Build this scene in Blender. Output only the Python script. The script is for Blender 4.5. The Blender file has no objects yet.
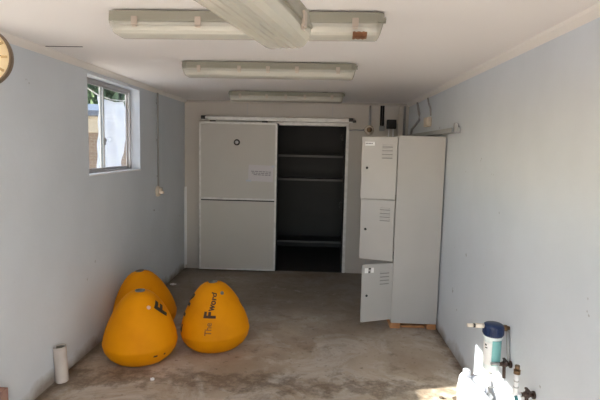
import bpy, bmesh, math, random
from mathutils import Vector, Matrix, Euler
random.seed(7)
C = bpy.context.scene.collection
PI = math.pi
d2r = math.radians

# ------------------------------------------------------------------ room figures (metres)
XL, XR, YB, ZC, YF = -1.948, 1.226, 6.938, 2.44, -1.15
CAM_H = 1.785

# ------------------------------------------------------------------ materials
def mat(name, col, rough=0.6, metal=0.0, noise=None, bump=0.0, bscale=40, **kw):
    m = bpy.data.materials.new(name); m.use_nodes = True
    nt = m.node_tree; b = nt.nodes['Principled BSDF']
    b.inputs['Base Color'].default_value = (*col, 1); b.inputs['Roughness'].default_value = rough
    b.inputs['Metallic'].default_value = metal
    for k, v in kw.items():
        b.inputs[k.replace('_', ' ')].default_value = v
    tc = nt.nodes.new('ShaderNodeTexCoord')
    if noise:
        amt, sc, col2 = noise
        n = nt.nodes.new('ShaderNodeTexNoise'); n.inputs['Scale'].default_value = sc; n.inputs['Detail'].default_value = 6
        nt.links.new(tc.outputs['Object'], n.inputs['Vector'])
        r = nt.nodes.new('ShaderNodeMapRange'); r.inputs['From Min'].default_value = .42; r.inputs['From Max'].default_value = .68
        r.inputs['To Max'].default_value = amt
        nt.links.new(n.outputs['Fac'], r.inputs['Value'])
        mx = nt.nodes.new('ShaderNodeMix'); mx.data_type = 'RGBA'
        mx.inputs['A'].default_value = (*col, 1); mx.inputs['B'].default_value = (*col2, 1)
        nt.links.new(r.outputs['Result'], mx.inputs['Factor'])
        nt.links.new(mx.outputs['Result'], b.inputs['Base Color'])
    if bump:
        n2 = nt.nodes.new('ShaderNodeTexNoise'); n2.inputs['Scale'].default_value = bscale; n2.inputs['Detail'].default_value = 4
        nt.links.new(tc.outputs['Object'], n2.inputs['Vector'])
        bp = nt.nodes.new('ShaderNodeBump'); bp.inputs['Strength'].default_value = bump; bp.inputs['Distance'].default_value = .01
        nt.links.new(n2.outputs['Fac'], bp.inputs['Height']); nt.links.new(bp.outputs['Normal'], b.inputs['Normal'])
    return m

def mixer(nt, a, b, fac):
    mx = nt.nodes.new('ShaderNodeMix'); mx.data_type = 'RGBA'
    for s, k in ((a, 'A'), (b, 'B')):
        if isinstance(s, tuple): mx.inputs[k].default_value = (*s, 1)
        else: nt.links.new(s, mx.inputs[k])
    if isinstance(fac, (int, float)): mx.inputs['Factor'].default_value = fac
    else: nt.links.new(fac, mx.inputs['Factor'])
    return mx.outputs['Result']

def rng(nt, src, a, b, lo=0., hi=1.):
    r = nt.nodes.new('ShaderNodeMapRange')
    r.inputs['From Min'].default_value = a; r.inputs['From Max'].default_value = b
    r.inputs['To Min'].default_value = lo; r.inputs['To Max'].default_value = hi
    nt.links.new(src, r.inputs['Value']); return r.outputs['Result']

def noise(nt, vec, scale, detail=5, rough=.55, dist=0.):
    n = nt.nodes.new('ShaderNodeTexNoise'); n.inputs['Scale'].default_value = scale
    n.inputs['Detail'].default_value = detail; n.inputs['Roughness'].default_value = rough
    n.inputs['Distortion'].default_value = dist
    nt.links.new(vec, n.inputs['Vector']); return n.outputs['Fac']

def mathn(nt, op, a, b):
    n = nt.nodes.new('ShaderNodeMath'); n.operation = op
    for i, s in enumerate((a, b)):
        if isinstance(s, (int, float)): n.inputs[i].default_value = s
        else: nt.links.new(s, n.inputs[i])
    return n.outputs[0]

def wall_mat(name, col, dirt, seed):
    """painted masonry: faint mottling, scuffs, and splashed mud low on the wall"""
    m = bpy.data.materials.new(name); m.use_nodes = True; nt = m.node_tree; b = nt.nodes['Principled BSDF']
    tc = nt.nodes.new('ShaderNodeTexCoord'); mp = nt.nodes.new('ShaderNodeMapping'); mp.inputs['Location'].default_value = (seed, seed * 2, 0)
    nt.links.new(tc.outputs['Object'], mp.inputs['Vector']); v = mp.outputs['Vector']
    c = mixer(nt, col, tuple(x * .93 for x in col), rng(nt, noise(nt, v, 1.6), .35, .65))
    specks = rng(nt, noise(nt, v, 9, 3), .735, .76, 0, .55)
    c = mixer(nt, c, tuple(x * .45 for x in dirt), specks)
    sx = nt.nodes.new('ShaderNodeSeparateXYZ'); nt.links.new(tc.outputs['Object'], sx.inputs[0])
    h = mathn(nt, 'ADD', sx.outputs['Z'], mathn(nt, 'MULTIPLY', mathn(nt, 'SUBTRACT', noise(nt, v, 5), .5), .22))
    c = mixer(nt, c, dirt, rng(nt, h, .0, .11, .85, 0.))
    nt.links.new(c, b.inputs['Base Color']); b.inputs['Roughness'].default_value = .55
    bp = nt.nodes.new('ShaderNodeBump'); bp.inputs['Strength'].default_value = .15; bp.inputs['Distance'].default_value = .01
    nt.links.new(noise(nt, v, 25, 3), bp.inputs['Height']); nt.links.new(bp.outputs['Normal'], b.inputs['Normal'])
    return m

def floor_mat():
    m = bpy.data.materials.new('stained_concrete'); m.use_nodes = True; nt = m.node_tree; b = nt.nodes['Principled BSDF']
    tc = nt.nodes.new('ShaderNodeTexCoord'); v = tc.outputs['Object']
    c = mixer(nt, (.47, .39, .305), (.35, .27, .195), rng(nt, noise(nt, v, 1.1, 6, .6, .4), .40, .60))
    pale = rng(nt, noise(nt, v, 1.9, 8, .7, .8), .48, .62, 0, .8)
    c = mixer(nt, c, (.57, .52, .46), pale)                                                            # pale worn cement
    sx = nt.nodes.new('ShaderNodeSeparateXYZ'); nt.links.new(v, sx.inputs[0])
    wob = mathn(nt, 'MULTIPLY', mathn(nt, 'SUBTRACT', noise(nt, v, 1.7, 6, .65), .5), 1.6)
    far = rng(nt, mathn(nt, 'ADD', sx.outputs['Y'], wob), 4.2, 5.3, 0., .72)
    c = mixer(nt, c, (.165, .135, .108), far)                          # darker concrete towards the cold room
    streak = mathn(nt, 'MULTIPLY', rng(nt, noise(nt, v, 3.1, 9, .75, 1.2), .56, .66), rng(nt, noise(nt, v, .8, 3), .42, .55, 0, .55))
    c = mixer(nt, c, (.50, .47, .44), streak)                          # scraped cement smears
    c = mixer(nt, c, (.15, .105, .07), rng(nt, noise(nt, v, 3.7, 8, .72, .5), .54, .68, 0, .55))      # dark oil and mud stains
    c = mixer(nt, c, (.10, .07, .045), rng(nt, noise(nt, v, 17, 5, .65), .60, .70, 0, .6))           # grit
    c = mixer(nt, c, (.62, .60, .56), rng(nt, noise(nt, v, 31, 3, .6), .68, .74, 0, .5))
    def band(src, centre, width, col, amt, cc, wamp=.35):
        w_ = mathn(nt, 'MULTIPLY', mathn(nt, 'SUBTRACT', noise(nt, v, 6, 6, .7), .5), wamp)
        d = mathn(nt, 'ABSOLUTE', mathn(nt, 'SUBTRACT', mathn(nt, 'ADD', src, w_), centre), 0.)
        return mixer(nt, cc, col, rng(nt, d, 0, width, amt, 0))
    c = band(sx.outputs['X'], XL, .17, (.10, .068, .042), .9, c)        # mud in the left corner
    c = band(sx.outputs['Y'], 3.52, .16, (.10, .062, .035), .62, c, 1.1)   # muddy line across the room
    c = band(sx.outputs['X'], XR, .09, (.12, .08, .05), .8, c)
    nt.links.new(c, b.inputs['Base Color'])
    nt.links.new(rng(nt, noise(nt, v, 2.3, 8, .7, .8), .4, .7, .55, .85), b.inputs['Roughness'])
    bp = nt.nodes.new('ShaderNodeBump'); bp.inputs['Strength'].default_value = .35; bp.inputs['Distance'].default_value = .012
    nt.links.new(noise(nt, v, 14, 8, .7), bp.inputs['Height']); nt.links.new(bp.outputs['Normal'], b.inputs['Normal'])
    return m

def see_through(name, tint, clear, rough, milky=(.9, .9, .9)):
    """thin clear sheet: straight-through light plus a gloss and some milky scatter"""
    m = bpy.data.materials.new(name); m.use_nodes = True; nt = m.node_tree; nt.nodes.clear()
    o = nt.nodes.new('ShaderNodeOutputMaterial'); t = nt.nodes.new('ShaderNodeBsdfTransparent'); t.inputs[0].default_value = (*tint, 1)
    g = nt.nodes.new('ShaderNodeBsdfPrincipled'); g.inputs['Base Color'].default_value = (*milky, 1); g.inputs['Roughness'].default_value = rough
    tr = nt.nodes.new('ShaderNodeBsdfTranslucent'); tr.inputs[0].default_value = (*milky, 1)
    a = nt.nodes.new('ShaderNodeMixShader'); a.inputs[0].default_value = .5
    nt.links.new(g.outputs[0], a.inputs[1]); nt.links.new(tr.outputs[0], a.inputs[2])
    s = nt.nodes.new('ShaderNodeMixShader'); s.inputs[0].default_value = clear
    nt.links.new(a.outputs[0], s.inputs[1]); nt.links.new(t.outputs[0], s.inputs[2]); nt.links.new(s.outputs[0], o.inputs[0])
    return m

def glass_mat():
    m = bpy.data.materials.new('window_glass'); m.use_nodes = True; nt = m.node_tree; nt.nodes.clear()
    o = nt.nodes.new('ShaderNodeOutputMaterial'); t = nt.nodes.new('ShaderNodeBsdfTransparent'); t.inputs[0].default_value = (.94, .97, .97, 1)
    g = nt.nodes.new('ShaderNodeBsdfGlossy'); g.inputs['Roughness'].default_value = .03
    f = nt.nodes.new('ShaderNodeFresnel')
    ge = nt.nodes.new('ShaderNodeNewGeometry')      # same reflectance entering and leaving the thin pane
    nt.links.new(rng(nt, ge.outputs['Backfacing'], 0, 1, 1.45, 1 / 1.45), f.inputs[0])
    s = nt.nodes.new('ShaderNodeMixShader'); nt.links.new(f.outputs[0], s.inputs[0])
    nt.links.new(t.outputs[0], s.inputs[1]); nt.links.new(g.outputs[0], s.inputs[2]); nt.links.new(s.outputs[0], o.inputs[0])
    return m

def brick_mat():
    m = bpy.data.materials.new('brown_brick'); m.use_nodes = True; nt = m.node_tree; b = nt.nodes['Principled BSDF']
    tc = nt.nodes.new('ShaderNodeTexCoord'); mp = nt.nodes.new('ShaderNodeMapping'); mp.inputs['Rotation'].default_value = (PI / 2, 0, 0)
    nt.links.new(tc.outputs['Object'], mp.inputs['Vector'])
    k = nt.nodes.new('ShaderNodeTexBrick'); k.inputs['Scale'].default_value = 4.3
    k.inputs['Color1'].default_value = (.21, .145, .10, 1); k.inputs['Color2'].default_value = (.165, .11, .078, 1); k.inputs['Mortar'].default_value = (.27, .235, .20, 1)
    nt.links.new(mp.outputs[0], k.inputs['Vector']); nt.links.new(k.outputs['Color'], b.inputs['Base Color']); b.inputs['Roughness'].default_value = .9
    return m

BLUE = (.625, .67, .725)
M = dict(
    wall=wall_mat('pale_blue_wall_paint', BLUE, (.20, .15, .105), 3.1),
    wall_r=wall_mat('pale_blue_wall_paint_right', BLUE, (.26, .22, .18), 8.7),
    ceiling=mat('white_ceiling_paint', (.85, .81, .79), .75, noise=(.4, .8, (.82, .78, .75)), bump=.05, bscale=8),
    cornice=mat('cornice_paint', (.78, .74, .70), .7),
    floor=floor_mat(),
    panel=mat('cold_room_panel', (.56, .52, .47), .5, noise=(.5, 1.3, (.50, .465, .42))),
    door_skin=mat('cold_room_door_skin', (.58, .555, .51), .45, noise=(.5, 1.1, (.52, .495, .45)), bump=.02, bscale=3),
    alu=mat('aluminium', (.76, .75, .72), .45, .3, noise=(.6, 12, (.56, .55, .53))),
    darkmetal=mat('dark_metal', (.035, .033, .032), .45, .4),
    rubber=mat('black_rubber', (.018, .018, .018), .7),
    lining=mat('cold_room_shade_lining', (.030, .029, .028), .5, .1, noise=(.5, 2, (.022, .021, .020))),  # near-black colour carries the shade of the unlit cold room and shelves
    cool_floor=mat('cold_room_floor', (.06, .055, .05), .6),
    locker=mat('locker_enamel', (.46, .445, .425), .42, noise=(.45, 2.4, (.415, .40, .38))),
    locker_in=mat('locker_inside_enamel', (.42, .415, .40), .5),
    louvre=mat('louvre_slot', (.24, .235, .225), .5),
    chrome=mat('chrome', (.78, .78, .78), .18, 1.),
    card=mat('white_card', (.86, .86, .85), .6),
    ink=mat('black_ink', (.02, .02, .02), .6),
    greyink=mat('grey_ink', (.30, .29, .31), .7),
    paper=mat('white_paper', (.64, .61, .62), .7),
    timber=mat('orange_timber', (.50, .24, .10), .75, noise=(.8, 9, (.30, .13, .05)), bump=.2),
    buoy=mat('buoy_yellow_plastic', (.69, .262, .001), .62, noise=(.6, 5, (.58, .205, .001)), bump=.12, bscale=22, Specular_IOR_Level=.12),
    buoy_dirt=mat('buoy_socket_grey', (.16, .155, .14), .7),
    pink=mat('pink_plug_plastic', (.70, .42, .36), .5),
    black_paint=mat('black_marker_paint', (.012, .011, .010), .6),
    brown_marker=mat('faded_brown_marker', (.20, .085, .012), .7),
    dark_marker=mat('dark_brown_marker', (.07, .028, .006), .7),
    pvc=mat('off_white_pvc', (.44, .395, .36), .5, noise=(.6, 8, (.55, .49, .45))),
    pvc_in=mat('pvc_inside_dark', (.16, .145, .11), .8),  # darker colour for the inside of the pipe
    conduit=mat('grey_conduit', (.36, .36, .36), .55),
    cream=mat('cream_plastic', (.72, .63, .52), .45),
    white_plastic=mat('white_plastic', (.82, .82, .84), .4),
    fitting=mat('fixture_grey_body', (.25, .24, .195), .5, noise=(.4, 6, (.21, .20, .16))),
    clip=mat('fixture_clip_plastic', (.36, .30, .25), .5),
    tube=mat('fluorescent_tube_glass', (.90, .89, .85), .25),
    rust=mat('rust_stain', (.13, .05, .018), .85, noise=(.8, 30, (.24, .12, .06))),
    lens=see_through('prismatic_lens', (.95, .94, .90), .52, .12, (.74, .72, .65)),
    glass=glass_mat(),
    film=see_through('milky_plastic_film', (.94, .95, 1.), .30, .35, (.80, .84, .92)),
    winframe=mat('window_frame_grey', (.50, .49, .50), .4, .5),
    winframe2=mat('dull_steel', (.15, .145, .14), .5, .5),
    sill=mat('white_gloss_paint', (.80, .80, .80), .4),
    cap_blue=mat('navy_blue_plastic', (.008, .024, .085), .35),
    filter_body=mat('pale_filter_plastic', (.80, .87, .87), .3, noise=(.3, 5, (.70, .79, .79))),
    teal=mat('teal_label', (.20, .47, .47), .5),
    brass=mat('tarnished_brass', (.19, .115, .06), .45, .6, noise=(.8, 30, (.10, .06, .04))),
    dark_tap=mat('brown_black_tap_metal', (.055, .032, .026), .5, .3),
    pale_brass=mat('pale_fitting', (.80, .72, .62), .4),
    hose=mat('teal_hose_rubber', (.05, .20, .22), .5),
    jug=mat('white_jug_plastic', (.44, .44, .48), .4),
    brickpiece=mat('red_brown_brick', (.34, .20, .16), .9, noise=(.8, 18, (.22, .12, .10)), bump=.4),
    clockface=mat('yellowed_dial', (.86, .70, .44), .6, noise=(.6, 7, (.72, .54, .29))),
    clockmark=mat('brown_dial_marks', (.42, .28, .12), .6),
    clockrim=mat('dark_brown_rim', (.17, .115, .07), .5),
    brick=brick_mat(),
    fascia=mat('beige_fascia', (.42, .35, .26), .7),
    roofing=mat('dark_roof_metal', (.10, .115, .15), .5),
    leaf=mat('tree_leaves', (.055, .10, .045), .8, noise=(1., 3, (.11, .17, .06))),
    bark=mat('bark', (.12, .085, .06), .9),
    bounce_white=mat('white_bounce_wall', (.80, .77, .73), .9),
    driveway=mat('sunlit_concrete_apron', (.62, .545, .48), .9, noise=(.6, .7, (.55, .48, .415))),
    debris=mat('dry_leaf_brown', (.07, .05, .035), .9),
    lilac=mat('white_scrap', (.80, .78, .78), .7),
    gap=mat('black_gap', (.03, .028, .026), .9),
)

# ------------------------------------------------------------------ mesh helpers
def new(): return bmesh.new()
def box(bm, c, s, bevel=0., rot=None, seg=2, mi=0):
    mx = Matrix.Translation(Vector(c)) @ (rot.to_matrix().to_4x4() if rot else Matrix.Identity(4)) @ Matrix.Diagonal((*s, 1))
    r = bmesh.ops.create_cube(bm, size=1, matrix=mx); vs = r['verts']
    fs = {f for v in vs for f in v.link_faces}
    for f in fs: f.material_index = mi
    if bevel:
        es = list({e for v in vs for e in v.link_edges})
        rr = bmesh.ops.bevel(bm, geom=es, offset=bevel, segments=seg, affect='EDGES', profile=.6)
        for f in rr['faces']: f.material_index = mi
def b2(bm, lo, hi, bevel=0., mi=0):
    box(bm, [(a + b) / 2 for a, b in zip(lo, hi)], [b - a for a, b in zip(lo, hi)], bevel, mi=mi)
def tube(bm, pts, r, seg=12, cap=True, mi=0):
    pts = [Vector(p) for p in pts]; rings = []
    rs = r if isinstance(r, (list, tuple)) else [r] * len(pts)
    for i, p in enumerate(pts):
        d = (pts[min(i + 1, len(pts) - 1)] - pts[max(i - 1, 0)]).normalized()
        a = d.cross(Vector((0, 0, 1)) if abs(d.z) < .9 else Vector((1, 0, 0))).normalized(); b = d.cross(a)
        rings.append([bm.verts.new(p + rs[i] * (math.cos(t) * a + math.sin(t) * b)) for t in [2 * PI * k / seg for k in range(seg)]])
    for i in range(len(rings) - 1):
        for k in range(seg):
            f = bm.faces.new((rings[i][k], rings[i][(k + 1) % seg], rings[i + 1][(k + 1) % seg], rings[i + 1][k])); f.material_index = mi; f.smooth = True
    if cap:
        for R in (rings[0], rings[-1]):
            f = bm.faces.new(R); f.material_index = mi
def lathe(bm, prof, seg=32, mtx=None, mi=0, smooth=True):
    """prof: list of (r, z); r<=1e-5 closes on the axis"""
    mtx = mtx or Matrix.Identity(4); rings = []
    for r, z in prof:
        if r < 1e-5: rings.append([bm.verts.new(mtx @ Vector((0, 0, z)))])
        else: rings.append([bm.verts.new(mtx @ Vector((r * math.cos(2 * PI * k / seg), r * math.sin(2 * PI * k / seg), z))) for k in range(seg)])
    for A, B in zip(rings, rings[1:]):
        for k in range(seg):
            q = [A[k % len(A)], A[(k + 1) % len(A)], B[(k + 1) % len(B)], B[k % len(B)]]
            u = []
            for x in q:
                if x not in u: u.append(x)
            if len(u) > 2:
                f = bm.faces.new(u); f.smooth = smooth; f.material_index = mi
def prism(bm, outline, lo, hi, axis='y', mi=0):
    def pt(a, b, t): return {'y': (a, t, b), 'x': (t, a, b), 'z': (a, b, t)}[axis]
    A = [bm.verts.new(pt(a, b, lo)) for a, b in outline]; B = [bm.verts.new(pt(a, b, hi)) for a, b in outline]
    n = len(A)
    for i in range(n):
        bm.faces.new((A[i], A[(i + 1) % n], B[(i + 1) % n], B[i])).material_index = mi
    bm.faces.new(A).material_index = mi; bm.faces.new(B).material_index = mi
def obj(name, bm, m, parent=None, loc=(0, 0, 0), rot=(0, 0, 0)):
    bmesh.ops.recalc_face_normals(bm, faces=bm.faces)
    me = bpy.data.meshes.new(name); bm.to_mesh(me); bm.free()
    for x in (m if isinstance(m, (list, tuple)) else [m]): me.materials.append(x)
    o = bpy.data.objects.new(name, me); C.objects.link(o); o.location = loc; o.rotation_euler = rot
    if parent: o.parent = parent
    return o
def tag(o, label, cat, group=None):
    o['label'] = label; o['category'] = cat
    if group: o['group'] = group
    return o
def thing(name, label, cat, loc=(0, 0, 0), rotz=0., group=None):
    o = bpy.data.objects.new(name, None); o.empty_display_size = .1; C.objects.link(o)
    o.location = loc; o.rotation_euler = (0, 0, rotz)
    return tag(o, label, cat, group)
def struct(name, bm, m, parent=None):
    o = obj(name, bm, m, parent)
    if not parent: o['kind'] = 'structure'
    return o
def sroot(name, loc=(0, 0, 0)):
    o = bpy.data.objects.new(name, None); C.objects.link(o); o.location = loc; o['kind'] = 'structure'; return o
def dup(root, loc, rot, label):
    r = root.copy(); C.objects.link(r); r.location = loc; r.rotation_euler = rot; r['label'] = label
    for ch in list(root.children):
        c = ch.copy(); C.objects.link(c); c.parent = r
        for g in list(ch.children):
            d = g.copy(); C.objects.link(d); d.parent = c
    return r

# ------------------------------------------------------------------ the room shell
T = .14
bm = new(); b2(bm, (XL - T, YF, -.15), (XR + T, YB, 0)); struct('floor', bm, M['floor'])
bm = new(); b2(bm, (XL - .3, YF - .1, ZC), (XR + .3, YB + .02, ZC + .16)); ceiling = struct('ceiling', bm, M['ceiling'])
bm = new(); b2(bm, (-1.887, 3.312, ZC - .002), (-1.63, 3.324, ZC + .001)); obj('crack', bm, M['gap'], ceiling)

W1 = (4.03, 5.205, 1.512, 2.365)      # y0, y1, z0, z1 of the window seen in the photo
W2 = (.35, 2.87, 1.512, 2.228)      # out of frame, inferred from the sun patch; widened for more bounce light
bm = new()
ys = [(YF, W2[0], None), (W2[0], W2[1], W2), (W2[1], W1[0], None), (W1[0], W1[1], W1), (W1[1], YB, None)]
for y0, y1, w in ys:
    if w:
        b2(bm, (XL - T, y0, -.1), (XL, y1, w[2])); b2(bm, (XL - T, y0, w[3]), (XL, y1, ZC))
    else: b2(bm, (XL - T, y0, -.1), (XL, y1, ZC))
struct('wall_left', bm, M['wall'])
bm = new(); b2(bm, (XR, YF, -.1), (XR + T, YB, ZC)); struct('wall_right', bm, M['wall_r'])
# cornices
for nm, x, s in (('trim_1', XL, 1), ('trim_2', XR, -1)):
    bm = new(); prism(bm, [(x, ZC), (x + s * .045, ZC), (x + s * .036, ZC - .016), (x + s * .018, ZC - .032), (x, ZC - .044)], YF, YB, 'y'); struct(nm, bm, M['cornice'])
# back wall = face of the cold room, with the doorway
DX0, DX1, DZ = -.66, .372, 2.125
bm = new()
b2(bm, (XL, YB, 0), (DX0, YB + .1, ZC)); b2(bm, (DX1, YB, 0), (XR, YB + .1, ZC)); b2(bm, (DX0, YB, DZ), (DX1, YB + .1, ZC))
struct('wall_back', bm, M['panel'])
bm = new(); prism(bm, [(YB, ZC), (YB - .03, ZC), (YB, ZC - .03)], XL, XR, 'x'); struct('trim_3', bm, M['panel'])
# aluminium joint strips on the panels and the light corner angle on the left
for i, x in enumerate((-1.05, .16, .70)):
    bm = new(); b2(bm, (x - .004, YB - .003, DZ + .12 if x < .5 else 0), (x + .004, YB + .002, ZC - .03)); struct(f'trim_{4 + i}', bm, M['winframe'])
bm = new(); b2(bm, (XL, YB - .03, 0), (XL + .008, YB, 1.2), .001); b2(bm, (XL, YB - .006, 0), (XL + .03, YB, 1.2), .001); struct('trim_7', bm, M['sill'])
bm = new(); b2(bm, (XL, YB - .012, 0), (DX0, YB, .05), .003); b2(bm, (DX1 + .05, YB - .012, 0), (XR, YB, .05), .003); struct('baseboard_back', bm, M['panel'])
# doorway lining
bm = new()
b2(bm, (DX1 - .012, YB - .012, 0), (DX1 + .028, YB + .1, DZ + .02), .003)
b2(bm, (DX0 - .03, YB - .012, 0), (DX0 + .012, YB + .1, DZ + .02), .003)
b2(bm, (DX0 - .03, YB - .012, DZ - .015), (DX1 + .028, YB + .1, DZ + .03), .003)
struct('trim_8', bm, M['alu'])
bm = new(); b2(bm, (DX1 - .04, YB + .01, 0), (DX1 - .012, YB + .09, DZ - .015), .004); struct('trim_9', bm, M['rubber'])
# cold room box behind
CY1 = 8.75
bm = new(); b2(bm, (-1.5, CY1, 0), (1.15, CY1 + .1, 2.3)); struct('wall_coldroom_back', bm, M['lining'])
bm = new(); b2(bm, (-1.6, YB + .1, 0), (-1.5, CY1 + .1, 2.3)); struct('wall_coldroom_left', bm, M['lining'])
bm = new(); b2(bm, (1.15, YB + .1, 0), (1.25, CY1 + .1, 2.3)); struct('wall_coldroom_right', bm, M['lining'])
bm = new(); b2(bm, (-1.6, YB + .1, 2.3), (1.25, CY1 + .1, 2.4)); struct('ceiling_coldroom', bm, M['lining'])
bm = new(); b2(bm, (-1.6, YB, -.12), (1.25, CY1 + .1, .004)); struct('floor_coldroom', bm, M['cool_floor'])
# front wall round the wide open doorway behind the camera
FX0, FX1, FZ = XL + .12, XR - .10, 2.28
bm = new()
b2(bm, (XL - T, YF - T, -.1), (FX0, YF, ZC)); b2(bm, (FX1, YF - T, -.1), (XR + T, YF, ZC)); b2(bm, (FX0, YF - T, FZ), (FX1, YF, ZC))
struct('wall_front', bm, M['wall'])
bm = new(); b2(bm, (-40, -40, -.22), (40, YF - .0, -.02)); b2(bm, (-40, YF, -.22), (XL - T, 40, -.02)); b2(bm, (XR + T, YF, -.22), (40, 40, -.02))
struct('ground', bm, M['driveway'])

bm = new(); b2(bm, (5.2, -15, -.02), (5.5, -1.2, 4.8)); struct('wall_added_bounce', bm, M['bounce_white'])  # unseen wall, added to bounce sunlight onto the left wall and ceiling
def window(name, w, meet):
    y0, y1, z0, z1 = w; x = XL - .10
    r = sroot(name)
    bm = new(); f = .028
    for a, b, c, d in ((y0, y1, z0, z0 + f), (y0, y1, z1 - f, z1), (y0, y0 + f, z0 + f, z1 - f), (y1 - f, y1, z0 + f, z1 - f)):
        b2(bm, (x - .035, a, c), (x, b, d), .003)
    obj('window_frame', bm, M['winframe'], r)
    for k, (a, b, xx) in enumerate(((y0 + f, meet + .02, x - .008), (meet - .02, y1 - f, x - .026))):
        bm = new(); s = .022
        for p, q, c, d in ((a, b, z0 + f, z0 + f + s), (a, b, z1 - f - s, z1 - f), (a, a + s, z0 + f + s, z1 - f - s), (b - s, b, z0 + f + s, z1 - f - s)):
            b2(bm, (xx - .014, p, c), (xx, q, d), .002)
        so = obj('sash', bm, M['winframe'], r)
        bm = new(); b2(bm, (xx - .009, a + s, z0 + f + s), (xx - .005, b - s, z1 - f - s)); obj('glass_pane', bm, M['glass'], so)
    bm = new(); box(bm, (x + .005, meet, z0 + .30), (.010, .014, .070), .003); box(bm, (x + .012, meet, z0 + .31), (.012, .010, .026), .003); obj('latch', bm, M['winframe2'], r)
    bm = new(); b2(bm, (x - .03, y0 + .001, z0 - .001), (XL + .006, y1 - .001, z0 + .012), .003); obj('window_sill', bm, M['sill'], r)
    return r
window('window_1', W1, 4.56); window('window_2', W2, 1.60)

# milky plastic film hanging outside the window, scalloped right edge
bm = new(); n, k = 24, 22; g = []
for i in range(n + 1):
    row = []
    for j in range(k + 1):
        u, v = i / n, j / k; z = 1.545 + v * .70 - .03 * math.sin(u * 3.0)
        y1 = 5.17 + .05 * math.sin(v * 2.6 + .4) - .10 * (1 - v) ** 3
        y = 4.555 + u * (y1 - 4.555)
        row.append(bm.verts.new((XL - .165 + .012 * math.sin(y * 21 + z * 6) + .006 * math.sin(z * 29 + y * 9), y, z)))
    g.append(row)
for i in range(n):
    for j in range(k):
        f = bm.faces.new((g[i][j], g[i + 1][j], g[i + 1][j + 1], g[i][j + 1])); f.smooth = True
o = obj('plastic_film', bm, M['film'])
tag(o, 'milky crumpled plastic film hanging outside the window', 'plastic sheet')
md = o.modifiers.new('s', 'SOLIDIFY'); md.thickness = .001

# ------------------------------------------------------------------ outside, seen through the window, bar the last tree
h = thing('neighbour_house', 'brown brick house with beige fascia seen through the window', 'house', (-6.2, 10.3, 0), d2r(17))
bm = new(); b2(bm, (-3.3, -1.5, -.02), (3.2, 4, 2.0)); obj('brick_wall', bm, M['brick'], h)
bm = new(); b2(bm, (-3.35, -1.62, 2.0), (3.25, 4.1, 2.31), .01); obj('fascia', bm, M['fascia'], h)
bm = new(); b2(bm, (-3.4, -1.75, 2.31), (3.3, -1.6, 2.42), .02); obj('gutter', bm, M['roofing'], h)
bm = new(); prism(bm, [(-1.62, 2.31), (-1.62, 2.40), (1.2, 2.75), (4.1, 2.40), (4.1, 2.31)], -3.4, 3.3, 'x'); obj('roof', bm, M['roofing'], h)
def tree(x, y, hgt, r, label, n=420, sz=1.):
    t = thing('leafy_tree', label, 'tree', (x, y, -.02), 0)
    bm = new(); tube(bm, [(0, 0, 0), (.05, .02, hgt * .35), (0, 0, hgt * .7)], [.16, .12, .06], 8); obj('trunk', bm, M['bark'], t)
    bm = new()
    for i in range(n):
        a, z, q = random.uniform(0, 2 * PI), random.uniform(-1, 1), random.random() ** .4
        p = Vector((math.cos(a) * math.sqrt(1 - z * z) * r * q, math.sin(a) * math.sqrt(1 - z * z) * r * q, hgt * .72 + z * r * .8 * q))
        e = Euler((random.random() * 6, random.random() * 6, random.random() * 6)).to_matrix()
        s = random.uniform(.12, .24) * sz
        vs = [bm.verts.new(p + e @ Vector(c)) for c in ((-s, 0, 0), (0, -s * .5, .03), (s, 0, 0), (0, s * .5, .03))]
        bm.faces.new(vs)
    obj('foliage', bm, M['leaf'], t)
tree(-7.9, 16.6, 4.2, 1.4, 'leafy green tree beyond the house, left in the window', 1500, 1.2)
tree(-10.6, 24.5, 5.2, 2.1, 'leafy green tree beyond the house, right in the window', 1200, 1.2)
tree(-6.3, 3.55, 5.5, 1.15, 'dense added tree out of view left of the window, blocking its sun', 900, 1.3)  # unseen tree, added to keep direct sun from coming through window_1
bm = new(); pts = [(XL - .143, 3.98, 2.42), (XL - .15, 4.16, 2.345), (XL - .16, 4.36, 2.285), (XL - .165, 4.56, 2.25), (XL - .165, 4.85, 2.232), (XL - .165, 5.17, 2.247), (XL - .15, 5.28, 2.28), (XL - .143, 5.36, 2.34)]
tube(bm, pts, .006, 6); tag(obj('overhead_cable', bm, M['white_plastic']), 'white cable sagging across the window outside, the plastic film hung from it', 'cable')

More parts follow.
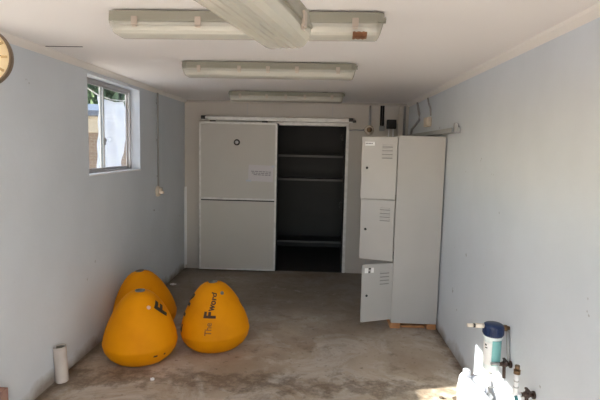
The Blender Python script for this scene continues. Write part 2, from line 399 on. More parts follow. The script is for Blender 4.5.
# ------------------------------------------------------------------ fluorescent fittings
def make_light():
    t = thing('ceiling_light', 'x', 'ceiling light', (0, 0, 0), 0, 'twin tube ceiling lights')
    L = .665
    bm = new()
    def ring(x, k, z0, z1, w0, w1):
        return [bm.verts.new((x, a, z)) for a, z in ((-w0 * k, z0), (-w1 * k, z1), (w1 * k, z1), (w0 * k, z0))]
    R = [ring(x, k, -.009, -.056, .074, .083) for x, k in ((-L, .80), (-L + .035, 1), (L - .035, 1), (L, .80))]
    for a, b in zip(R, R[1:]):
        for i in range(4): bm.faces.new((a[i], a[(i + 1) % 4], b[(i + 1) % 4], b[i]))
    bm.faces.new(R[0]); bm.faces.new(R[-1])
    for s in (-1, 1): b2(bm, (-L + .03, s * .083 - .004, -.062), (L - .03, s * .083 + .004, -.050), .002)
    for q in (-.45, .45): b2(bm, (q - .03, -.03, -.010), (q + .03, .03, 0))
    obj('housing', bm, M['fitting'], t)
    # lens: tapered trough, rounded corners, sloping ends
    prof = [(-.080, -.060), (-.079, -.078), (-.072, -.100), (-.060, -.113), (-.045, -.118), (.045, -.118), (.060, -.113), (.072, -.100), (.079, -.078), (.080, -.060)]
    fine = []
    for (a, b), (c, d) in zip(prof, prof[1:]):
        m_ = 9 if abs(c - a) > .05 else 1
        for q in range(m_): fine.append((a + (c - a) * q / m_, b + (d - b) * q / m_ + (.0022 if q % 2 else 0)))
    fine.append(prof[-1])
    bm = new(); R = []
    for x, k in ((-L + .003, .90), (-L + .010, .96), (-L + .03, 1), (L - .03, 1), (L - .010, .96), (L - .003, .90)):
        dz = 1 if .99 < k else (.93 if k > .93 else .72)
        R.append([bm.verts.new((x + (0 if k > .99 else (.010 if x < 0 else -.010) * min(1, max(0, (-.06 - z) / .058))), a * k, -.060 + (z + .060) * dz)) for a, z in fine])
    for a, b in zip(R, R[1:]):
        for i in range(len(a) - 1): bm.faces.new((a[i], a[i + 1], b[i + 1], b[i]))
    bm.faces.new(R[0]); bm.faces.new(R[-1])
    obj('lens', bm, M['lens'], t)
    bm = new(); b2(bm, (-L + .05, -.066, -.066), (L - .05, .066, -.060), .002); obj('reflector_tray', bm, M['sill'], t)
    for s in (-1, 1):
        bm = new(); tube(bm, [(-L + .05, s * .035, -.085), (L - .05, s * .035, -.085)], .013, 12); obj('lamp_tube', bm, M['tube'], t)
    for s in (-1, 1):
        for q in (-.53, -.22, .0, .22, .53):
            bm = new(); box(bm, (q, s * .088, -.060), (.030, .008, .042), .003); box(bm, (q, s * .084, -.082), (.024, .006, .016), .002); obj('clip', bm, M['clip'], t)
    for s in (-1, 1):
        bm = new(); tube(bm, [(s * L, 0, -.028), (s * (L + .016), 0, -.028)], .014, 10); obj('gland', bm, M['fitting'], t)
    return t
L1 = make_light(); L1['label'] = 'ceiling light across the room with a rust stain, nearest of the three across'
L1.location = (-.380, 2.455, ZC); L1.rotation_euler = (0, 0, -.012)
L2 = dup(L1, (-.412, 3.83, ZC), (0, 0, -.003), 'ceiling light lying across the room, middle of the three across')
L3 = dup(L1, (-.412, 5.74, ZC), (0, 0, -.003), 'small looking ceiling light closest to the cold room')
ang = math.radians(90 - 12); ZH = 2.208
L0 = dup(L1, (-.112 - .663 * math.cos(ang), 1.56 - .663 * math.sin(ang), ZH), (0, 0, ang), 'nearest ceiling light hung on the slant, its end facing into the room')
bm = new(); g = []
for k in range(9):                      # rusty run down the outside of the lens near its right end
    x = .520 + k * .0085; e = .004 * math.sin(k * 2.3)
    g.append([bm.verts.new((x, a, b)) for a, b in ((-.0745, -.0985 + e * .6), (-.0738, -.1005), (-.0612, -.1145), (-.045, -.1195), (-.020 + e * 3, -.1218))])
for a, b in zip(g, g[1:]):
    for q in range(4): bm.faces.new((a[q], a[q + 1], b[q + 1], b[q]))
ru = obj('rust_stain', bm, M['rust'], L1); md = ru.modifiers.new('s', 'SOLIDIFY'); md.thickness = .0012
for q in (-.45, .30):
    bm = new(); tube(bm, [(q, 0, -.002), (q, 0, ZC - ZH)], .005, 8); lathe(bm, [(0, ZC - ZH - .012), (.03, ZC - ZH - .010), (.03, ZC - ZH - .001), (0, ZC - ZH - .001)], 16, Matrix.Translation((q, 0, 0))); obj('hanger_rod', bm, M['conduit'], L0)

# ------------------------------------------------------------------ sliding cold room door and its track
dr = thing('sliding_door', 'pale grey sliding cold room door pushed to the left of the doorway', 'door', (-1.158, YB - .075, .018))
W, H_, D_ = 1.105, 2.118, .085
bm = new(); b2(bm, (-W / 2 + .02, -D_ / 2, .02), (W / 2 - .02, D_ / 2, 1.005), .004); obj('lower_panel', bm, M['door_skin'], dr)
bm = new(); b2(bm, (-W / 2 + .02, -D_ / 2, 1.04), (W / 2 - .02, D_ / 2, H_ - .02), .004); obj('upper_panel', bm, M['door_skin'], dr)
bm = new()
for s in (-1, 1): b2(bm, (s * W / 2 - .014 - s * .014, -D_ / 2 - .008, .01), (s * W / 2 + .014 - s * .014, D_ / 2, H_), .003)
b2(bm, (-W / 2, -D_ / 2 - .008, H_ - .03), (W / 2, D_ / 2, H_), .003); b2(bm, (-W / 2, -D_ / 2 - .008, .004), (W / 2, D_ / 2, .028), .003)
obj('edge_frame', bm, M['alu'], dr)
bm = new(); b2(bm, (-W / 2 + .02, -D_ / 2 - .014, 1.022), (W / 2 - .02, D_ / 2, 1.050), .003); obj('mid_rail', bm, M['alu'], dr)
bm = new(); b2(bm, (-W / 2 + .02, -D_ / 2 + .004, 1.005), (W / 2 - .02, D_ / 2 - .004, 1.024)); obj('panel_joint', bm, M['gap'], dr)
bm = new(); b2(bm, (-W / 2 + .01, -.02, .0), (W / 2 - .01, .02, .006)); b2(bm, (W / 2, -D_ / 2, .01), (W / 2 + .014, D_ / 2, H_ - .01), .003); obj('rubber_seal', bm, M['rubber'], dr)
ry = Matrix.Translation((-.016, -D_ / 2, 1.835)) @ Matrix.Rotation(PI / 2, 4, 'X')
bm = new(); lathe(bm, [(0.018, .004), (.024, .016), (.042, .014), (.044, 0), (0, 0)], 28, ry); kn = obj('release_ring', bm, M['darkmetal'], dr)
bm = new(); lathe(bm, [(0, .030), (.018, .028), (.025, .016), (.025, 0)], 24, ry); obj('release_button', bm, M['white_plastic'], kn)
tr = thing('door_track', 'long metal track above the sliding door and doorway', 'rail', (-.63, YB - .055, 2.158))
bm = new(); b2(bm, (-1.05, -.03, 0), (1.07, .053, .012), .002); b2(bm, (-1.05, -.045, .0), (1.07, -.03, .052), .003); b2(bm, (-1.05, .035, .0), (1.07, .053, .060), .003); obj('rail', bm, M['alu'], tr)
for x in (-1.03, 1.045):
    bm = new(); box(bm, (x, -.005, .036), (.062, .085, .05), .006); box(bm, (x + .045, -.02, .018), (.05, .05, .03), .006); obj('end_stop', bm, M['darkmetal'], tr)
for x in (-.90, -.16):
    bm = new(); b2(bm, (x - .04, -.025, -.022), (x + .04, .02, .012), .004); tube(bm, [(x, -.028, .032), (x, .03, .032)], .020, 16); obj('roller', bm, M['darkmetal'], tr)
# paper notice
bm = new(); n = 8
for i in range(n):
    pass
b2(bm, (-.175, -.0008, -.115), (.175, .0008, .115)); pn = tag(obj('paper_notice', bm, M['paper'], None, (-.832, YB - .075 - D_ / 2 - .0012, 1.425), (0, .03, 0)), 'white paper notice taped on the sliding door', 'notice')
bm = new(); x = -.13
for row, (z, a, b) in enumerate(((.018, -.135, .15), (-.006, -.125, .145), (-.028, -.10, .14))):
    x = a
    while x < b:
        w = random.uniform(.018, .05); b2(bm, (x, -.0016, z), (min(b, x + w), -.0007, z + .012)); x += w + .010
obj('faint_lines', bm, M['greyink'], pn)
for lo, hi in (((-.205, -.0012, -.125), (-.13, -.0002, -.10)), ((.15, -.0012, .09), (.19, -.0002, .12))):
    bm = new(); b2(bm, lo, hi); obj('tape', bm, M['film'], pn)

# ------------------------------------------------------------------ cold room shelving
sh = thing('shelving_rack', 'steel shelving rack inside the cold room doorway, coloured dark for shade', 'shelves', (-.13, 8.22, .004))
for z, d in ((.245, .42), (1.285, .40), (1.672, .40)):
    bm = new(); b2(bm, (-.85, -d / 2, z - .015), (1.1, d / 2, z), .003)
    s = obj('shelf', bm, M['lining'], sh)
    bm = new(); b2(bm, (-.85, -d / 2 - .006, z - .030), (1.1, -d / 2 + .004, z + .004), .002); obj('front_edge', bm, M['winframe2'], s)
for x in (-.86, 1.11):
    for y in (-.2, .2):
        bm = new(); b2(bm, (x - .015, y - .015, 0), (x + .015, y + .015, 1.95), .002); obj('post', bm, M['conduit'], sh)
for x, z, nm, lb in ((DX1 - .055, 1.955, 'door_catch', 'dark upper door catch on the right jamb of the doorway'), (DX1 - .05, .985, 'door_catch', 'dark lower door catch on the right jamb of the doorway')):
    bm = new(); box(bm, (0, 0, 0), (.035, .05, .085), .008); box(bm, (-.02, -.02, .0), (.03, .02, .03), .006)
    tag(obj(nm, bm, M['darkmetal'], None, (x - .003, YB + .05, z)), lb, 'catch', 'catches on the cold room jamb')

# ------------------------------------------------------------------ lockers
LX0, LX1, LY0, LY1, LZ0, LH = .757, 1.212, 4.775, 5.195, .056, 1.875
lk = thing('locker', 'tall grey three door steel locker with its doors hanging open', 'locker', (LX0, LY0, LZ0))
t = .012; w, d = LX1 - LX0, LY1 - LY0
bm = new()
b2(bm, (0, 0, 0), (w, t, LH), .002); b2(bm, (0, d - t, 0), (w, d, LH), .002); b2(bm, (w - t, t, 0), (w, d - t, LH))
b2(bm, (0, t, LH - t), (w - t, d - t, LH)); b2(bm, (0, t, 0), (w - t, d - t, .03))
obj('carcass', bm, M['locker'], lk)
third = (LH - .03) / 3
for k in (1, 2):
    bm = new(); b2(bm, (.002, t, .025 + k * third - .012), (w - t, d - t, .025 + k * third + .004)); obj('inner_shelf', bm, M['locker_in'], lk)
DW = .345
for k, (deg, nm) in enumerate(((112, 'bottom'), (70, 'middle'), (80, 'top'))):
    z0 = .012 + k * (third + .004); zh = third - .004
    if k == 0: z0 += .032; zh -= .034
    # local door: hinge on the z axis, panel runs along +y when shut, outer face towards -x
    bm = new(); b2(bm, (-.016, .004, 0), (-.001, DW, zh), .003)
    dr_ = obj('door', bm, M['locker'], lk, (-.004, .002, z0), (0, 0, math.radians(deg)))
    bm = new()
    for q in range(4):
        z = zh - .085 - q * .036
        box(bm, (-.0175, .098, z), (.006, .100, .016), .003)
        box(bm, (-.0165, .098, z - .013), (.003, .100, .010), 0, mi=1)
    obj('louvres', bm, [M['locker'], M['louvre']], dr_)
    bm = new(); lathe(bm, [(0, .010), (.008, .009), (.012, .003), (.012, 0)], 16, Matrix.Translation((-.016, DW - .055, zh * (.50 if k else .46))) @ Matrix.Rotation(-PI / 2, 4, 'Y')); obj('lock', bm, M['darkmetal'], dr_)
    bm = new()
    if k == 2:
        b2(bm, (-.0175, DW - .125, zh - .088), (-.0155, DW - .03, zh - .048), .0008)
        for a in range(5): b2(bm, (-.0182, DW - .045 - a * .014, zh - .071), (-.0170, DW - .036 - a * .014, zh - .062), mi=1)
        obj('name_card', bm, [M['card'], M['ink']], dr_)
    elif k == 0:
        for a, b in ((DW - .065, DW - .025), (DW - .125, DW - .095)):
            b2(bm, (-.0175, a, zh - .085), (-.0155, b, zh - .035), .0008)
        b2(bm, (-.0175, DW - .094, zh - .050), (-.0155, DW - .067, zh - .036), .0008, mi=1)
        b2(bm, (-.0175, DW - .082, zh - .085), (-.0155, DW - .066, zh - .068), .0008, mi=1)
        obj('name_card', bm, [M['card'], M['ink']], dr_)
    else: bm.free()
for x, lb, sz in ((.80, 'orange timber block under the open-door side of the locker', .10), (1.165, 'orange timber block under the locker next to the right wall', .09)):
    bm = new(); box(bm, (0, 0, .0275), (sz, .40, .055), .004)
    tag(obj('timber_block', bm, M['timber'], None, (x, 4.975, 0)), lb, 'timber block', 'timber blocks under the locker')
bm = new(); box(bm, (0, 0, .012), (.24, .36, .024), .004); tag(obj('timber_board', bm, M['timber'], None, (.985, 4.99, 0)), 'thin timber board lying between the two blocks under the locker', 'board')

# ------------------------------------------------------------------ buoys
PROF = [(0, 0), (.15, .002), (.205, .018), (.250, .055), (.278, .100), (.289, .140), (.2905, .150), (.2905, .158), (.287, .165), (.281, .21), (.264, .27), (.240, .33), (.211, .39), (.179, .445), (.146, .49), (.112, .527), (.080, .549), (.055, .557)]
def surf(prof, s, phi, off=.003):
    """s = height on the flank, phi = azimuth"""
    for (r0, z0), (r1, z1) in zip(prof[1:], prof[2:]):
        if z0 <= s <= z1:
            u = (s - z0) / (z1 - z0); r = r0 + (r1 - r0) * u
            n = Vector((z1 - z0, 0, r0 - r1)).normalized(); r += n.x * off; z = s + n.z * off
            return Vector((r * math.cos(phi), r * math.sin(phi), z)), r
    return Vector((0, 0, s)), .01
def glyphs(items, prof, name, m, parent):
    """items: (text, size, height, azimuth, turn) lettering bent onto the flank of the buoy"""
    bm = new()
    for txt, size, s0, phi0, turn, bold in items:
        cu = bpy.data.curves.new('lettering', 'FONT'); cu.body = txt; cu.size = size; cu.align_x = 'CENTER'; cu.align_y = 'CENTER'; cu.offset = bold
        cu.resolution_u = 3
        to = bpy.data.objects.new('lettering', cu); C.objects.link(to)
        me = bpy.data.meshes.new_from_object(to.evaluated_get(bpy.context.evaluated_depsgraph_get()))
        b3 = new(); b3.from_mesh(me); bmesh.ops.triangulate(b3, faces=b3.faces)
        bmesh.ops.subdivide_edges(b3, edges=b3.edges, cuts=1)
        ca, sa = math.cos(turn), math.sin(turn)
        _, r0 = surf(prof, s0, 0)
        mp = {}
        for v in b3.verts:
            x, y = v.co.x * ca - v.co.y * sa, v.co.x * sa + v.co.y * ca
            s = s0 + y * .82
            p, r = surf(prof, s, phi0 + x / r0)
            mp[v] = bm.verts.new(p)
        for f in b3.faces:
            try: bm.faces.new([mp[v] for v in f.verts])
            except ValueError: pass
        b3.free(); bpy.data.objects.remove(to); bpy.data.curves.remove(cu); bpy.data.meshes.remove(me)
    return obj(name, bm, m, parent)
def buoy(loc, tilt, sc, label, texts=(), plug=None):
    a = d2r(tilt); dz = -min(z * math.cos(a) - r * abs(math.sin(a)) for r, z in PROF) * sc
    t = thing('buoy', label, 'buoy', (loc[0], loc[1], dz), 0, 'yellow plastic buoys'); t.rotation_euler = (0, a, 0); t.scale = (sc, sc, sc)
    bm = new(); lathe(bm, PROF + [(.042, .560), (.036, .556), (.034, .52), (0, .52)], 56); b = obj('body', bm, M['buoy'], t)
    bm = new(); lathe(bm, [(.036, .557), (.040, .566), (.032, .568), (.027, .556), (.026, .53), (0, .53)], 24); obj('socket', bm, M['buoy_dirt'], t)
    for nm, m, items in texts: glyphs(items, PROF, nm, m, t)
    if plug:
        s, phi, m = plug; p, r = surf(PROF, s, phi, 0)
        n = Vector((math.cos(phi) * .75, math.sin(phi) * .75, .66)).to_track_quat('Z', 'X').to_matrix().to_4x4()
        bm = new(); lathe(bm, [(0, .007), (.010, .007), (.015, .004), (.016, -.004)], 18, Matrix.Translation(p) @ n); obj('bung', bm, m, t)
    return t
phiA = math.atan2(-3.95, 1.5)          # side of the front buoy that faces the doorway
buoy((-1.465, 3.87), 0, 1.04, 'yellow buoy in front on the left, pink bung and big black letter F',
     [('painted_letter', M['black_paint'], [('F', .18, .425, phiA + d2r(58), d2r(40), .008)]),
      ('scuff_mark', M['dark_marker'], [('-', .10, .12, phiA + d2r(22), 0, .004)]), ('scuff_mark', M['dark_marker'], [('.', .07, .125, phiA + d2r(38), 0, .006)])],
     (.465, phiA + d2r(22), M['pink']))
phiB = math.atan2(-4.25, .9)
buoy((-.890, 4.17), -3, 1.05, 'yellow buoy on the right with handwritten words down its side',
     [('handwritten_word', M['brown_marker'], [('The', .075, .245, phiB - d2r(10), PI / 2 - .06, .001)]),
      ('handwritten_word', M['dark_marker'], [('word', .072, .440, phiB - d2r(1), PI / 2 - .26, .0025)]),
      ('handwritten_letter', M['dark_marker'], [('F', .125, .345, phiB - d2r(7), PI / 2 - .08, .006)])]
     + [('painted_letter', M['black_paint'], [x]) for x in (('N', .15, .43, phiB - d2r(84), PI / 2, .009), ('Y', .14, .315, phiB - d2r(83), PI / 2, .009), ('L', .15, .205, phiB - d2r(81), PI / 2, .009), ('I', .10, .36, phiB + d2r(84), 0, .006))],
     (.492, phiB + d2r(30), M['buoy_dirt']))
buoy((-1.628, 4.47), -6.5, 1.03, 'yellow buoy behind the others against the left wall')

# ------------------------------------------------------------------ small things on the left
p = thing('pipe_offcut', 'short off-white plastic pipe standing on end by the left wall', 'pipe', (-1.898, 3.42, 0))
p.rotation_euler = (0, d2r(-3), 0)
bm = new(); lathe(bm, [(.046, .0), (.046, .27), (.041, .27), (.041, .004), (.046, 0)], 28); obj('tube', bm, M['pvc'], p)
bm = new(); lathe(bm, [(.0405, .02), (.0405, .262)], 28); lathe(bm, [(0, .012), (.0405, .012)], 28); obj('dark_bore', bm, M['pvc_in'], p)  # bore coloured darker than the outside
p.location.z = .0025
bm = new(); box(bm, (0, 0, .15), (.085, .11, .30), .006); tag(obj('masonry_block', bm, M['brickpiece'], None, (-1.904, 2.69, 0)), 'red-brown block against the left wall at the bottom left edge', 'block')
# conduit with its socket
bm = new(); tube(bm, [(0, 0, 0), (0, 0, 1.10)], .011, 10)
for z in (.12, .55, .98): box(bm, (-.004, 0, z), (.016, .05, .018), .003)
tag(obj('conduit', bm, M['conduit'], None, (XL + .0125, 5.748, 1.30)), 'thin grey conduit running down the left wall to the socket', 'conduit')
s = thing('wall_socket', 'cream round socket at the foot of the left wall conduit', 'socket', (XL, 5.735, 1.235))
bm = new(); lathe(bm, [(0, 0), (.062, 0), (.062, .02), (.052, .034), (0, .034)], 28, Matrix.Rotation(PI / 2, 4, 'Y')); obj('back_box', bm, M['cream'], s)
bm = new(); box(bm, (.045, -.0, .005), (.026, .060, .06), .008); box(bm, (.066, -.0, -.012), (.03, .045, .03), .008); obj('plug', bm, M['cream'], s)
bm = new(); box(bm, (.02, .075, .012), (.04, .05, .06), .006); obj('switch', bm, M['conduit'], s)
# clock hung from the ceiling near the left wall
ck = thing('hanging_clock', 'round yellowed clock with dark rim at the upper left edge', 'clock', (-1.625, 2.28, 2.186), .28)
rm = Matrix.Rotation(PI / 2, 4, 'X')
bm = new(); lathe(bm, [(.139, .022), (.143, .025), (.147, .018), (.147, -.022), (.140, -.026), (0, -.026)], 48, rm); obj('rim', bm, M['clockrim'], ck)
bm = new(); lathe(bm, [(0, .020), (.141, .020), (.141, 0), (0, 0)], 48, rm); obj('dial', bm, M['clockface'], ck)
for q in range(12):
    bm = new(); a = q * PI / 6; box(bm, (.118 * math.cos(a), -.0205, .118 * math.sin(a)), (.028, .002, .012), 0, Euler((0, -a, 0))); obj('hour_mark', bm, M['clockmark'], ck)
for a, l in ((.03, .105), (2.4, .07)):
    bm = new(); box(bm, (l / 2 * math.cos(a), -.023, l / 2 * math.sin(a)), (l, .002, .005), 0, Euler((0, -a, 0))); obj('hand', bm, M['clockrim'], ck)
bm = new(); tube(bm, [(0, 0, .146), (0, 0, ZC - 2.186)], .007, 8); lathe(bm, [(0, ZC - 2.186 - .010), (.03, ZC - 2.186 - .008), (.03, ZC - 2.186 - .0005), (0, ZC - 2.186 - .0005)], 16); obj('hanger', bm, M['clockrim'], ck)

# ------------------------------------------------------------------ services at the back right
rb = thing('isolator_switch', 'round white isolator with dark knob right of the doorway', 'switch', (.678, YB, 2.068))
ryb = Matrix.Rotation(PI / 2, 4, 'X')
bm = new(); lathe(bm, [(0, .0), (.066, .0), (.066, .03), (.056, .045), (.036, .046), (0, .046)], 32, ryb); obj('base', bm, M['cream'], rb)
bm = new(); lathe(bm, [(.036, .046), (.036, .062), (.026, .068), (0, .068)], 24, ryb); obj('knob', bm, M['brass'], rb)
def cond(name, pts, r, m, label, cat='conduit', group=None):
    bm = new(); tube(bm, pts, r, 10); return tag(obj(name, bm, m), label, cat, group)
cond('conduit', [(.68, YB - .016, 2.134), (.68, YB - .016, 2.405)], .014, M['conduit'], 'grey conduit from the ceiling down to the round isolator')
cond('cable', [(.40, YB - .012, 2.055), (.48, YB - .012, 2.063), (.56, YB - .012, 2.058), (.612, YB - .012, 2.066)], .010, M['conduit'], 'grey cable from the doorway frame across to the round isolator', 'cable')
bm = new(); tube(bm, [(-.014, 0, 0), (-.014, 0, .275)], .014, 10); tube(bm, [(.017, 0, 0), (.017, 0, .275)], .014, 10)
tag(obj('conduit_pair', bm, M['darkmetal'], None, (.852, YB - .016, 2.130)), 'two dark conduits side by side right of the round isolator', 'conduit')
bm = new(); box(bm, (0, -.03, 0), (.075, .06, .07), .006); tag(obj('terminal_box', bm, M['conduit'], None, (.852, YB, 2.09)), 'small grey box under the pair of dark conduits', 'box')
tb = thing('control_box', 'black square control box on the back wall above the locker', 'control box', (.983, YB, 2.15))
bm = new(); box(bm, (0, -.04, 0), (.128, .08, .128), .008); obj('case', bm, M['rubber'], tb)
bm = new(); box(bm, (0, -.083, 0), (.095, .006, .095), .002); obj('cover', bm, M['darkmetal'], tb)
for x in (-.03, .03):
    bm = new(); tube(bm, [(x, -.03, -.062), (x, -.03, -.20)], .010, 8); obj('cable_tail', bm, M['white_plastic'], tb)
bm = new(); b2(bm, (0, -.05, 0), (.055, 0, .86), .004); tag(obj('cable_duct', bm, M['panel'], None, (1.085, YB, 1.54)), 'pale vertical duct in the back right corner above the locker', 'duct')
bm = new(); tube(bm, [(1.165, YB - .02, .001), (1.165, YB - .02, 2.405)], .016, 10); tag(obj('corner_pipe', bm, M['conduit']), 'dark grey pipe in the back right corner beside the pale duct', 'pipe')
cond('cable', [(XR - .012, 6.30, 2.39), (XR - .016, 6.22, 2.33), (XR - .014, 6.14, 2.24), (XR - .016, 6.12, 2.17), (XR - .022, 6.30, 2.12), (XR - .022, 6.55, 2.075), (XR - .02, 6.62, 1.98)], .014, M['conduit'], 'grey cable curling down the right wall into the corner', 'cable')
cond('cable', [(XR - .012, 5.70, 2.39), (XR - .022, 5.60, 2.33), (XR - .018, 5.52, 2.26), (XR - .014, 5.50, 2.18)], .010, M['conduit'], 'grey cable drooping down the right wall to the cream junction box', 'cable')
bm = new(); box(bm, (-.024, 0, 0), (.048, .20, .105), .01); box(bm, (-.05, 0, 0), (.008, .14, .07), .004); tag(obj('junction_box', bm, M['cream'], None, (XR, 5.60, 2.115)), 'cream junction box high on the right wall', 'junction box')
ct = thing('cable_tray', 'grey metal tray along the right wall above the locker', 'tray', (XR, 4.36, 1.955))
bm = new(); b2(bm, (-.075, 0, 0), (-.001, 2.45, .006), .001); b2(bm, (-.078, 0, 0), (-.072, 2.45, .042), .001); obj('channel', bm, M['conduit'], ct)
bm = new(); b2(bm, (-.05, .012, .002), (-.02, .045, .085), .003); b2(bm, (-.02, .0, .0), (-.001, .06, .05), .003); obj('bracket', bm, M['conduit'], ct)

# ------------------------------------------------------------------ water filter, taps and jug on the right
wf = thing('water_filter', 'water filter with navy blue cap and pale body on the right wall', 'water filter', (1.126, 3.02, .40))
bm = new(); lathe(bm, [(0, .312), (.048, .312), (.058, .307), (.0625, .296), (.0625, .245), (.058, .236), (0, .236)], 40); 
for k in range(20):
    a = k * PI / 10; box(bm, (.0625 * math.cos(a), .0625 * math.sin(a), .272), (.005, .008, .048), .001, Euler((0, 0, a)))
obj('cap', bm, M['cap_blue'], wf)
bm = new(); lathe(bm, [(0, 0), (.030, .0), (.046, .012), (.050, .03), (.054, .236), (.058, .240), (.058, .225), (.054, .220)], 40); obj('housing', bm, M['filter_body'], wf)
def wrap(bm, r, z0, z1, a0, a1, n=10, mi=0):
    q = [(bm.verts.new((r * math.cos(a), r * math.sin(a), z0)), bm.verts.new((r * math.cos(a), r * math.sin(a), z1))) for a in [a0 + (a1 - a0) * i / n for i in range(n + 1)]]
    for (a, b), (c, d) in zip(q, q[1:]):
        f = bm.faces.new((a, c, d, b)); f.material_index = mi; f.smooth = True
bm = new(); wrap(bm, .0556, .055, .215, d2r(-110), d2r(-38)); obj('teal_label', bm, M['teal'], wf)
bm = new(); wrap(bm, .0556, .055, .200, d2r(-172), d2r(-114)); wrap(bm, .0562, .160, .168, d2r(-158), d2r(-140), 4, 1); wrap(bm, .0562, .176, .188, d2r(-160), d2r(-146), 4, 1); obj('white_label', bm, [M['card'], M['ink']], wf)
bm = new(); tube(bm, [(.060, 0, .285), (.099, 0, .285)], .012, 12); tube(bm, [(.060, 0, .285), (.084, 0, .285)], .020, 6); obj('wall_fitting', bm, M['brass'], wf)
bm = new(); tube(bm, [(-.060, 0, .295), (-.115, 0, .295)], .015, 14); tube(bm, [(-.128, 0, .295), (-.165, 0, .295)], .012, 14); ob = obj('outlet_pipe', bm, M['pale_brass'], wf)
bm = new(); tube(bm, [(-.113, 0, .295), (-.129, 0, .295)], .0135, 14); obj('dark_ring', bm, M['ink'], ob)
bm = new(); tube(bm, [(0, 0, .004), (0, 0, -.018)], .016, 12); tube(bm, [(-.004, 0, -.012), (-.012, -.012, -.06), (-.012, -.012, -.10), (.03, -.02, -.105)], .005, 8); obj('drain', bm, M['conduit'], wf)
cond('wall_pipe', [(XR - .012, 3.02, .665), (XR - .012, 3.00, .60), (XR - .012, 2.965, .47)], .010, M['conduit'], 'thin grey pipe down the right wall beside the water filter', 'pipe')
def tap(loc, label, riser):
    t = thing('wall_tap', label, 'tap', loc, 0, 'taps low on the right wall')
    bm = new(); tube(bm, [(-.001, 0, 0), (-.012, 0, 0)], .022, 16); tube(bm, [(-.012, 0, 0), (-.075, 0, 0)], .012, 12); tube(bm, [(-.032, 0, 0), (-.056, 0, 0)], .018, 8)
    tube(bm, [(-.044, 0, 0), (-.044, 0, .028)], .009, 10); tube(bm, [(-.044, 0, -.0), (-.044, -.004, -.03), (-.044, -.010, -.085)], .010, 10); obj('valve_body', bm, M['dark_tap'], t)
    bm = new(); box(bm, (-.044, -.014, .032), (.016, .06, .010), .003); obj('lever', bm, M['dark_tap'], t)
    bm = new(); tube(bm, [(-.075, 0, 0), (-.125, 0, 0)], .010, 12); obj('stub_pipe', bm, M['conduit' if not riser else 'white_plastic'], t)
    if riser:
        bm = new(); tube(bm, [(-.105, 0, .005), (-.105, 0, .125)], .012, 14)
        for z in (.04, .075): tube(bm, [(-.105, 0, z), (-.105, 0, z + .006)], .014, 14, mi=1)
        obj('riser', bm, [M['white_plastic'], M['conduit']], t)
        bm = new(); tube(bm, [(-.105, 0, .12), (-.105, 0, .142)], .019, 8); tube(bm, [(-.105, 0, .142), (-.105, 0, .168)], .013, 12); obj('brass_fitting', bm, M['brass'], t)
        bm = new(); tube(bm, [(-.105, 0, -.004), (-.10, -.02, -.04), (-.085, -.05, -.10), (-.07, -.08, -.2), (-.06, -.10, -.33)], .010, 10); obj('teal_hose', bm, M['hose'], t)
    return t
tap((XR, 2.955, .475), 'dark tap right beside the water filter', False)
tap((XR, 2.62, .452), 'dark tap with upright white riser pipe and brass top', True)
jg = thing('jerry_can', 'white plastic jerry can on the floor under the water filter', 'jug', (1.0, 3.20, 0))
bm = new()
prism(bm, [(.0, .0), (-.004, .17), (.004, .245), (.02, .270), (.055, .270), (.085, .248), (.175, .150), (.195, .120), (.195, 0)], -.075, .075, 'y')
bmesh.ops.bevel(bm, geom=bm.edges[:], offset=.016, segments=3, affect='EDGES', profile=.6)
for f in bm.faces: f.smooth = True
obj('body', bm, M['jug'], jg)
bm = new(); lathe(bm, [(.020, .262), (.020, .285), (.025, .286), (.025, .318), (.020, .322), (0, .322)], 22, Matrix.Translation((.034, 0, 0))); obj('cap', bm, M['jug'], jg)
bm = new(); tube(bm, [(.065, 0, .250), (.085, 0, .278), (.11, 0, .272), (.165, 0, .205), (.175, 0, .172), (.165, 0, .150)], [.012, .012, .011, .011, .012, .012], 10); obj('handle', bm, M['jug'], jg)
bm = new(); lathe(bm, [(.022, -.004), (.022, .018), (.016, .026), (0, .026)], 18, Matrix.Translation((.185, -.02, .138)) @ Matrix.Rotation(d2r(45), 4, 'Y')); obj('vent_cap', bm, M['conduit'], jg)

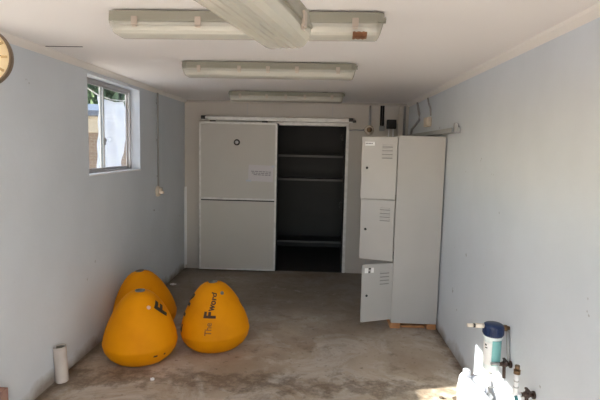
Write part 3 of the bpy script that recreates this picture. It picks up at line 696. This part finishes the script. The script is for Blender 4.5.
# ------------------------------------------------------------------ bits lying on the floor
def scrap(name, loc, s, m, label, cat):
    bm = new(); v = [bm.verts.new((random.uniform(.7, 1.1) * s * math.cos(a), random.uniform(.5, .8) * s * math.sin(a), .004 + random.uniform(0, .012))) for a in [k * PI / 4 for k in range(8)]]
    c = bm.verts.new((0, 0, .018)); lo = [bm.verts.new((q.co.x, q.co.y, .0005)) for q in v]
    for k in range(8):
        bm.faces.new((c, v[k], v[(k + 1) % 8])); bm.faces.new((v[k], lo[k], lo[(k + 1) % 8], v[(k + 1) % 8]))
    bm.faces.new(lo); tag(obj(name, bm, m, None, loc), label, cat)
scrap('paper_scrap', (-1.86, 6.05, 0), .045, M['lilac'], 'white scrap on the floor at the far end of the left wall', 'scrap')
scrap('paper_scrap', (-1.239, 3.50, 0), .020, M['lilac'], 'tiny pale scrap on the floor in front of the left buoy', 'scrap')
scrap('dry_leaf', (1.035, 3.40, 0), .035, M['debris'], 'dark dry leaf in the sun patch beside the jerry can', 'leaf')
scrap('dry_leaf', (.93, 3.40, 0), .018, M['debris'], 'tiny dark leaf in the sun patch, farther from the jerry can', 'leaf')

# ------------------------------------------------------------------ light
w = bpy.data.worlds.new('world'); bpy.context.scene.world = w; w.use_nodes = True; nt = w.node_tree
sky = nt.nodes.new('ShaderNodeTexSky'); sky.sky_type = 'NISHITA'; sky.sun_disc = False
sky.sun_elevation = d2r(29); sky.sun_rotation = d2r(258); sky.air_density = 1.; sky.dust_density = 1.2; sky.ozone_density = 1.
bg = nt.nodes['Background']; nt.links.new(sky.outputs[0], bg.inputs[0]); bg.inputs[1].default_value = .27
sd = bpy.data.lights.new('sun', 'SUN'); sd.energy = 12.5; sd.angle = d2r(.6); sd.color = (1., .94, .85)
so = bpy.data.objects.new('sun', sd); C.objects.link(so)
so.rotation_euler = Vector((1., .243, -.560)).to_track_quat('-Z', 'Y').to_euler()

# ------------------------------------------------------------------ camera
F_PX, PSI, TH, ROLL = 484.99, .03931, .105555, .02247
cam = bpy.data.cameras.new('camera'); cam.sensor_width = 36; cam.lens = F_PX / 600 * 36; cam.clip_start = .05
co = bpy.data.objects.new('camera', cam); C.objects.link(co)
f = Vector((-math.sin(PSI) * math.cos(TH), math.cos(PSI) * math.cos(TH), -math.sin(TH)))
r = Vector((math.cos(PSI), math.sin(PSI), 0)); u = r.cross(f)
r2 = math.cos(ROLL) * r + math.sin(ROLL) * u; u2 = -math.sin(ROLL) * r + math.cos(ROLL) * u
mw = Matrix((r2, u2, -f)).transposed().to_4x4(); mw.translation = (0, 0, CAM_H); co.matrix_world = mw
sc = bpy.context.scene; sc.camera = co
sc.view_settings.view_transform = 'Standard'; sc.view_settings.look = 'None'; sc.view_settings.gamma = 1.; sc.view_settings.use_curve_mapping = False
sc.view_settings.exposure = 1.12
sc.cycles.max_bounces = 14; sc.cycles.diffuse_bounces = 12; sc.cycles.transparent_max_bounces = 16; sc.cycles.use_denoising = True
